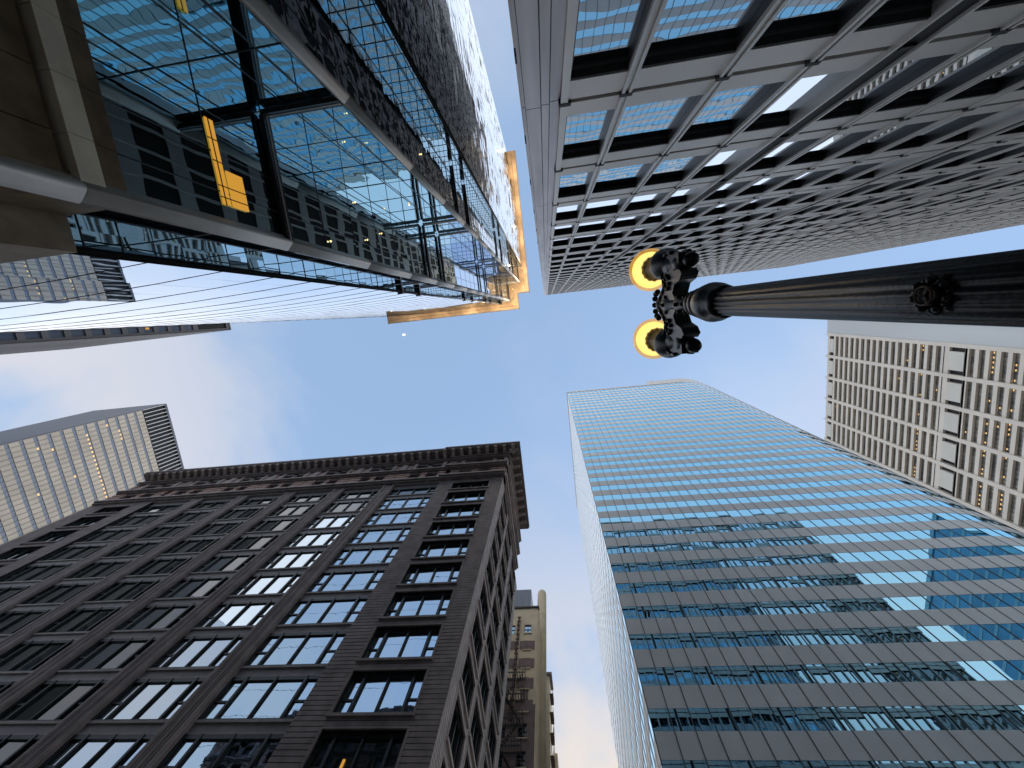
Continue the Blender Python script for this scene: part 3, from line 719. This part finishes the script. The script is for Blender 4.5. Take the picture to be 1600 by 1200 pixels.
# ------------------------------------------------------------------ far towers
def grid_tower():
    D = 174.0; H = 160.0
    root = thing('grid_tower', 'pale tower with a fine mullion grid, dark louvred top and slate side wall', 'building', (-192, 40, 0))
    F = Fr((-D, 0, EYE), (0, 1, 0), (1, 0, 0)); y0 = 22.4; y1 = 72.0
    MB().box(-D - 37, -D - .5, y0 + .25, y1, 0, EYE + H - .6).build('wall', M_['dark'], root)
    MB().box(-D - 37, -D + .1, y0 - .1, y0 + .24, 0, EYE + H).build('side_wall', M_['g_side'], root)
    MB(F).box(y0 + .25, y1, -.9, .35, H - .9, H).build('parapet', M_['g_side'], root)
    k = 0; zz = 149.15
    while zz > 40:
        MB(F).box(y0 + .25, y1, -.5, -.02, zz - 2.55, zz - .05).build('spandrel', M_['g_wall'], root)
        w = MB(F)
        for i in range(30):
            a = y0 + .3 + 1.65 * i; lit = (k == 5 and i > 1) or (k in (7, 2) and random.random() < .06) or (k == 3 and i < 5 and random.random() < .3) or (k == 2 and i in (3, 4, 5)) or (k > 6 and random.random() < .02)
            w.box(a, a + 1.62, -.5, -.2, zz - 3.65, zz - 2.57, 0)
            if lit: w.box(a + .4, a + 1.2, -.2, -.15, zz - 3.5, zz - 3.0, 1)
        w.build('window', [M_['g_win'], M_['lit_soft']], root); zz -= 3.65; k += 1
    for i in range(30):
        a = y0 + .3 + 1.65 * i; MB(F).box(a - .09, a + .09, -.5, .16, 40, 149.2).build('fin', M_['g_fin'], root)
        MB(F).box(a - .16, a + .16, -.5, .3, 149.25, H - .9).build('louvre_fin', M_['e_conc'], root)
grid_tower()
def slab_tower():
    D = 101.0; H = 119.7
    root = thing('slab_tower', 'slim dark slab tower with one stack of square windows beside the mirrored tower', 'building', (-130, -10, 0))
    F = Fr((-D, 0, EYE), (0, 1, 0), (1, 0, 0)); ya, yb = -14.0, -5.0
    MB().box(-D - 60, -D - .6, ya, yb, 0, EYE + H).build('wall', M_['s_wall'], root)
    s = MB(F); wz = [69.1 + 3.87 * k for k in range(-12, 10)]; s0, s1 = -7.15, -5.62
    s.box(ya, s0, -.6, 0, -EYE, H); s.box(s1, yb, -.6, 0, -EYE, H); p = -EYE
    for zz in wz: s.box(s0, s1, -.6, -.02, p, zz); p = zz + 2.65
    s.box(s0, s1, -.6, -.02, p, 108.2); s.box(s0, s1, -.6, -.02, 118.6, H); s.build('wall', M_['s_wall'], root)
    for k, zz in enumerate(wz):
        MB(F).box(s0, s1, -.6, -.3, zz, zz + 2.65).build('window', M_['g_win'] if k != 19 else M_['g_win'], root)
    MB(F).box(-6.9, -6.4, -.3, -.25, wz[18] + .8, wz[18] + 1.7).build('lit_window', M_['lit_gold'], root)
    MB(F).box(s0, s1, -.6, -.35, 108.2, 118.6).build('louvre', M_['dark'], root)
    MB().box(-D - 60.1, -D + .1, ya - .1, yb + .1, EYE + H, EYE + H + .5).build('parapet', M_['s_wall'], root)
    t_ = MB(Fr((0, yb, 0), (1, 0, 0), (0, 1, 0)))
    for i in range(20): t_.box(-D - 58 + i * 3, -D - 56.6 + i * 3, 0, .12, 0, EYE + H)
    t_.build('pilaster', M_['s_wall'], root)
slab_tower()
def beige_tower():
    D = 172.0; H = 262.5
    root = thing('beige_tower', 'tall beige granite tower with wide bays of dark windows behind the blue glass tower', 'building', (190, 80, 0))
    F = Fr((D, 0, EYE), (0, 1, 0), (-1, 0, 0)); y0 = 20.0; piers = [34.4 + 13.62 * k for k in range(0, 9)]
    MB().box(D + 1.5, D + 40, y0 + .2, 150, 0, EYE + H - .8).build('wall', M_['dark'], root)
    MB(F).box(y0, 33.6, -2, .1, -EYE, H + .3).build('side_wall', M_['e_conc'], root)
    for p in piers: MB(F).box(p - .85, p + .85, -1.6, .35, -EYE, H).build('pier', M_['e_wall'], root)
    mech = [(257.0, 260.6), (180.3, 186.6)]
    zs = [260.8]; 
    z_ = 256.2
    lev = []
    while z_ > 188: lev.append(z_); z_ -= 3.92
    z_ = 179.4
    while z_ > 60: lev.append(z_); z_ -= 3.92
    ws = []; pe = piers[-1]
    for (q0, q1) in [(260.7, H - .2), (186.7, 189.2), (179.2, 180.2)] + [(zz - .78, zz + .75) for zz in lev]: MB(F).box(piers[0], pe, -1.6, -.06, q0, q1).build('spandrel', M_['e_wall'], root)
    for (bi, (pa, pb)) in enumerate(zip(piers[:-1], piers[1:])):
        a, b_ = pa + .85, pb - .85
        for (m0, m1) in mech:
            MB(F).box(a + 1.9, b_ - 1.9, -1.2, .05, m0, m1).build('plant_panel', M_['e_panel'], root)
            MB(F).box(a, b_, -1.4, -1.2, m0 - .1, m1 + .1).build('plant_recess', M_['dark'], root)
        for li, zz in enumerate(lev): ws.append((zz, a, b_, li, bi))
    ws.sort(key=lambda q: (q[4] > 5, -1 if 95 < q[0] < 260 else 1, q[4]))
    rest = MB(F)
    for j, (zz, a, b_, li, bi) in enumerate(ws):
        w = MB(F) if j < 100 else rest; n_ = 6
        for i in range(n_):
            x0 = a + (b_ - a) * i / n_; x1 = a + (b_ - a) * (i + 1) / n_; w.pane(x0 + .05, x1 - .05, -1.1, zz - 3.2, zz - .75, 0, .01); w.box(x0 - .05, x0 + .05, -1.2, -.95, zz - 3.2, zz - .75, 1)
            lit = (li == 14 and random.random() < .6) or (li in (20, 22) and random.random() < .45) or random.random() < .012
            if lit: w.box(x0 + .5, x0 + 1.2, -1.08, -1.0, zz - 1.5, zz - 1.15, 2)
        if j < 100: w.build('window', [M_['e_glass'], M_['iron'], M_['lit_soft']], root)
    rest.build('window', [M_['e_glass'], M_['iron'], M_['lit_soft']], root, kind='stuff')
    rm = MB(F)
    for p in piers[:5]: rm.tube(F(p, .2, H), F(p, .9, H + .9), .07)
    rm.build('roof_davit', M_['iron'], root)
beige_tower()

# ------------------------------------------------------------------ cream brick building at the end of the cross street
def cream():
    D = 56.0; X1 = -6.9; H = 66.9
    root = thing('brick_building', 'cream and brown brick building with a round roof stack and black fire escape', 'building', (-16, 62, 0))
    F = Fr((0, D, EYE), (1, 0, 0), (0, -1, 0)); S = Fr((X1, 0, EYE), (0, 1, 0), (1, 0, 0))
    lv = [62.85 - 3.52 * k for k in range(0, 18)]; xw = [(-9.25, -8.05), (-12.3, -11.0)]
    MB().box(-26, X1 - .5, D + .5, D + 11.8, 0, EYE + H - .5).build('wall', M_['dark'], root)
    wl = MB(F); br = MB(F); x = -26
    def colm(a, b):
        wl.box(a, b, -.5, 0, 48, H); br.box(a, b, -.5, 0, -EYE, 47.98)
    for (a, b) in sorted(xw): colm(x, a); x = b
    colm(x, X1 - .03)
    for (a, b) in xw:
        t_ = H
        for z in lv:
            (wl if z > 49 else br).box(a, b, -.5, 0, z, t_); t_ = z - 1.9
        br.box(a, b, -.5, 0, -EYE, t_)
    for z in lv[1:5]: br.box(-9.9, -7.3, 0, .02, z - 1.9, z - .1); br.box(-13, -10.4, 0, .02, z - 1.9, z - .1)
    wl.build('wall', M_['y_wall'], root); br.build('brick_wall', M_['y_brick'], root)
    first = None
    for i, z in enumerate(lv):
        for (a, b) in xw:
            p = F((a + b) / 2, -.22, z - 1.9)
            if first is None:
                g = MB(); w = b - a; g.pane(-.6, .6, 0, 0, .95, 0, .01); g.pane(-.6, .6, -.04, .95, 1.9, 0, .01)
                first = part_at('window', M_['y_glass'], g, root, p); fr = MB(); fr.box(-.6, .6, -.08, .05, .9, 1.0); fr.box(-.6, .6, -.08, .05, 1.65, 1.9); fr.box(-.03, .03, -.06, .05, 0, 1.9); fr.box(-.62, -.54, -.08, .05, 0, 1.9); fr.box(.54, .62, -.08, .05, 0, 1.9)
                fo = bpy.data.objects.new('window_frame', fr.mesh('window_frame', [M_['iron']])); C.objects.link(fo); fo.parent = first
            else: dup(first, root, p - wloc(root))
        MB(F).box(xw[0][0] - .15, xw[0][1] + .15, 0, .14, z - 2.05, z - 1.9).build('sill', M_['y_wall'], root)
    MB(F).box(-9.1, -8.2, -.1, -.06, lv[8] - 1.85, lv[8] - 1.2).build('lit_window', M_['lit_soft'], root)
    sd_ = MB(S)
    for i in range(14): sd_.box(D + .03 + i * .84, D + i * .84 + .6, -.5, .12 if i % 2 else .0, -EYE, H - .01)
    sd_.box(D + .04, D + 11.75, -.5, -.06, -EYE, H - .02); sd_.build('side_wall', M_['y_wall'], root)
    MB(F).box(-26, X1 + .2, -.6, .25, H, H + .35).build('parapet', M_['iron'], root)
    MB().lathe(X1 + .15, D + 5.2, [(.95, EYE + 30), (.95, EYE + H + 10.2), (.8, EYE + H + 10.8), (.4, EYE + H + 11.1)], 20).build('round_stack', M_['y_wall'], root)
    MB().box(-20, -9.0, D + 4, D + 9, EYE + H, EYE + H + 10.4).build('rooftop_shed', M_['y_metal'], root)
    # rusty pipe climbing the front wall, balconies on the flank
    pp = MB(); x = -10.35; 
    zc = 64.5
    while zc > 46: pp.tube(F(x, .25, zc), F(x + random.uniform(-.12, .12), .25, zc - 1.0), .16, seg=6); pp.box(x - .3 - 0, x + .3, D - .35, D - .1, EYE + zc - .08, EYE + zc); zc -= 1.0
    pp.build('service_riser', M_['rust'], root)
    # fire escape on the side wall of the light court
    fe = MB(F); zf = 52.0; k = 0
    while zf > 4:
        x0, x1 = -11.8, -8.6; n0, n1 = .1, 1.35
        for i in range(9): fe.box(x0 + i * .4, x0 + i * .4 + .07, n0, n1, zf, zf + .05)
        fe.box(x0, x1 + .07, n1 - .05, n1, zf - .12, zf + .08); fe.box(x0, x1 + .07, n0, n0 + .05, zf - .12, zf + .08)
        for hz in (.5, 1.0): fe.box(x0, x1 + .07, n1 - .03, n1, zf + hz, zf + hz + .05)
        for i in range(9): fe.box(x0 + i * .4, x0 + i * .4 + .04, n1 - .03, n1, zf, zf + 1.0)
        for sx in (x0, x1): fe.box(sx, sx + .05, n0, n1, zf + .95, zf + 1.0)
        d_ = 1 if k % 2 else -1; xa = (x0 + x1) / 2 - d_ * 1.2; xb = (x0 + x1) / 2 + d_ * 1.2
        for nn in (.5, 1.05): fe.tube(F(xa, nn, zf), F(xb, nn, zf - 3.5), .05, seg=5)
        for i in range(9): q = i / 9; fe.box(min(xa, xb) + 2.4 * (q if d_ > 0 else 1 - q) - .08, min(xa, xb) + 2.4 * (q if d_ > 0 else 1 - q) + .08, .5, 1.05, zf - 3.5 * q - .03, zf - 3.5 * q)
        zf -= 3.52; k += 1
    fe.build('fire_escape', M_['iron'], root)
cream()
def tan_building():
    D = 72.0; X1 = -6.25; H = 67.5
    root = thing('tan_building', 'narrow tan brick building with iron balconies beyond the cream brick building', 'building', (-14, 80, 0))
    F = Fr((0, D, EYE), (1, 0, 0), (0, -1, 0)); S = Fr((X1, 0, EYE), (0, 1, 0), (1, 0, 0))
    MB().box(-20, X1, D, D + 11, 0, EYE + H).build('wall', M_['y_wall'], root)
    MB().box(-20.2, X1 + .5, D - .4, D + 3.5, EYE + H, EYE + H + .5).build('parapet', M_['y_brick'], root)
    MB().box(-18, X1 + .45, D + 11, D + 22, 0, EYE + H - 6).build('rear_wing', M_['y_wall'], root)
    z = 64.0
    while z > 15:
        b = MB(S); b.box(D + .3, D + 3, 0, .6, z, z + .05)
        for i in range(8): b.box(D + .3 + i * .37, D + .34 + i * .37, .56, .6, z, z + 1.0)
        b.box(D + .3, D + 3, .56, .6, z + .95, z + 1.0); b.build('balcony', M_['rust'], root)
        for q in (4.5, 7.5): MB(S).box(D + q, D + q + 1.5, 0, .04, z + .3, z + 2.2).build('window', M_['g_win'], root)
        z -= 3.6
tan_building()

# ------------------------------------------------------------------ street lamp
def street_lamp():
    X, Y = 1.2, .082; 
    root = thing('street_lamp', 'black fluted street lamp post with two glowing round globes', 'street lamp', (X, Y, 0))
    zt = EYE + 2.86
    MB().lathe(X, Y, [(.30, .14), (.30, .4), (.26, .46), (.24, .75), (.17, .9), (.15, .98), (.13, 1.0)], 24).build('base', M_['post'], root)
    fl = lambda i, z: (1.0, .965, .90, .965)[i % 4]
    MB().lathe(X, Y, [(.101, .98), (.0945, zt)], 64, mod=fl).build('shaft', M_['post'], root)
    MB().lathe(X, Y, [(.098, zt - .06), (.112, zt - .03), (.118, zt), (.112, zt + .02), (.135, zt + .08), (.142, zt + .15), (.132, zt + .24), (.108, zt + .28), (.104, zt + .30), (.118, zt + .32), (.118, zt + .36), (.098, zt + .39), (.094, zt + .42), (.106, zt + .44), (.104, zt + .48), (.082, zt + .52)], 32).build('capital', M_['post'], root)
    nk = MB().lathe(X, Y, [(.078, zt + .5), (.07, zt + .62), (.088, zt + .72), (.08, zt + .8), (.07, zt + .9), (.095, zt + 1.0), (.1, zt + 1.1), (.07, zt + 1.25), (.05, zt + 1.38)], 20)
    for k in range(8):
        a = k * math.pi / 4
        for zz, rr in ((zt + .72, .09), (zt + .58, .08), (zt + 1.06, .10), (zt + 1.2, .075)): nk.ball((X + rr * math.cos(a), Y + rr * math.sin(a), zz), .022, seg=6, rings=5)
    nk.build('neck', M_['post'], root)
    cr = MB()
    cr.ball((X, Y, zt + 1.42), .085, sc=(.8, 1.1, 1)); 
    for a in range(7):
        t_ = math.pi * a / 6; cr.ball((X - .05, Y + .13 * math.cos(t_), zt + 1.40 + .12 * math.sin(t_)), .032, seg=7, rings=5)
    cr.build('crest', M_['post'], root)
    zg = EYE + 4.69
    for sg in (-1, 1):
        yg = Y + sg * .385; ar = MB(); F = Fr((X, Y, 0), (0, sg, 0), (1, 0, 0))
        # scrolled bracket: an outline in the plane of the arms, with thickness and rounded edge bars
        outl = [(.04, zt + .78), (.10, zt + .86), (.17, zt + .80), (.20, zt + .66), (.25, zt + .60), (.29, zt + .66), (.29, zt + .80), (.33, zt + .78), (.345, zt + .66), (.425, zt + .66), (.44, zt + .80), (.455, zt + .92), (.44, zt + 1.08), (.38, zt + 1.16), (.31, zt + 1.18), (.24, zt + 1.10), (.16, zt + 1.08), (.09, zt + 1.2), (.04, zt + 1.28)]
        k = len(outl); bb = len(ar.v)
        for n_ in (-.07, .07):
            for (s, z) in outl: ar.v.append(F(s, n_, z))
        for i in range(k): j = (i + 1) % k; ar.f.append([bb + i, bb + j, bb + k + j, bb + k + i]); ar.mi.append(0)
        ar.f.append([bb + i for i in range(k)]); ar.f.append([bb + k + i for i in range(k)]); ar.mi += [0, 0]
        for n_ in (-.075, .075):
            for i in range(10, k - 1): ar.tube(F(*outl[i][:1], n_, outl[i][1]), F(outl[i + 1][0], n_, outl[i + 1][1]), .016, seg=6)
            for q in range(7):
                aa = q * .9; ar.ball(F(.20 + .06 * math.cos(aa), n_, zt + .98 + .06 * math.sin(aa)), .024, seg=6, rings=5)
        ar.build('arm', M_['post'], root)
        pn = MB().lathe(X, Y + sg * .35, [(.012, zt + .50), (.05, zt + .525), (.062, zt + .57), (.05, zt + .62), (.03, zt + .64), (.045, zt + .66), (.08, zt + .72), (.085, zt + .78), (.065, zt + .86), (.09, zt + .94), (.10, zt + 1.04)], 20)
        pn.build('pendant', M_['post'], root)
        cup = MB().lathe(X, yg, [(.06, zt + .95), (.10, zt + 1.04), (.135, zt + 1.14), (.15, zt + 1.22), (.152, zt + 1.26), (.14, zt + 1.285), (.12, zt + 1.29)], 24); cup.build('cup', M_['post'], root)
        fit = MB().lathe(X, yg, [(.115, zt + 1.29), (.108, zt + 1.38), (.104, zt + 1.54), (.112, zt + 1.62), (.128, zt + 1.68), (.10, zt + 1.69)], 28, mod=lambda i, z: 1 + (.07 if (i % 2 and z > zt + 1.64) else 0)); fit.build('fitter', M_['brass'], root)
        gb = MB().ball((X, yg, zg), .232, seg=36, rings=20, sc=(1, 1, .95)); g = gb.build('globe', M_['shell'], root)
        MB().ball((X, yg, zg + .0), .196, seg=28, rings=16, sc=(1, 1, .95)).build('lamp', M_['bulb'], g)
    # round emblem badge on the street side of the shaft: a ring with a three armed mark, leaves round it
    zb = EYE + 1.262; bd = MB(); F = Fr((X, Y, zb), (0, 1, 0), (-1, 0, 0)); r0 = .104
    for i in range(24):
        a0, a1 = 2 * math.pi * i / 24, 2 * math.pi * (i + 1) / 24
        bd.tube(F(.026 * math.cos(a0), r0 + .014, .026 * math.sin(a0)), F(.026 * math.cos(a1), r0 + .014, .026 * math.sin(a1)), .004, 1, seg=6)
    bd.tube(F(0, r0 - .02, 0), F(0, r0 + .008, 0), .03, seg=20)
    for a in (90, 215, 325): bd.tube(F(0, r0 + .011, 0), F(.021 * math.cos(R(a)), r0 + .011, .021 * math.sin(R(a))), .0035, 1, seg=6)
    for i in range(14):
        a = 2 * math.pi * i / 14; bd.ball(F(.043 * math.cos(a), r0 - .012 + .008 * (i % 2), .052 * math.sin(a)), .013, seg=7, rings=5)
    for i in range(9):
        a = 2 * math.pi * i / 9; bd.ball(F(.05 * math.cos(a), r0 - .022, .068 * math.sin(a)), .012, seg=7, rings=5)
    bd.build('badge', [M_['post'], M_['brass']], root)
street_lamp()

# ------------------------------------------------------------------ moon
mo = MB(); mp_ = Vector((-.3697, .0223, 1)).normalized() * 5000 + Vector((0, 0, EYE))
mo.ball(mp_, 20, seg=20, rings=12, sc=(1, .62, .62)).build('moon', M_['moon'])
q = bpy.data.objects['moon']; q['label'] = 'small pale daytime moon in the blue sky below the gold canopy'; q['category'] = 'moon'; q.rotation_euler = (0, 0, 0)
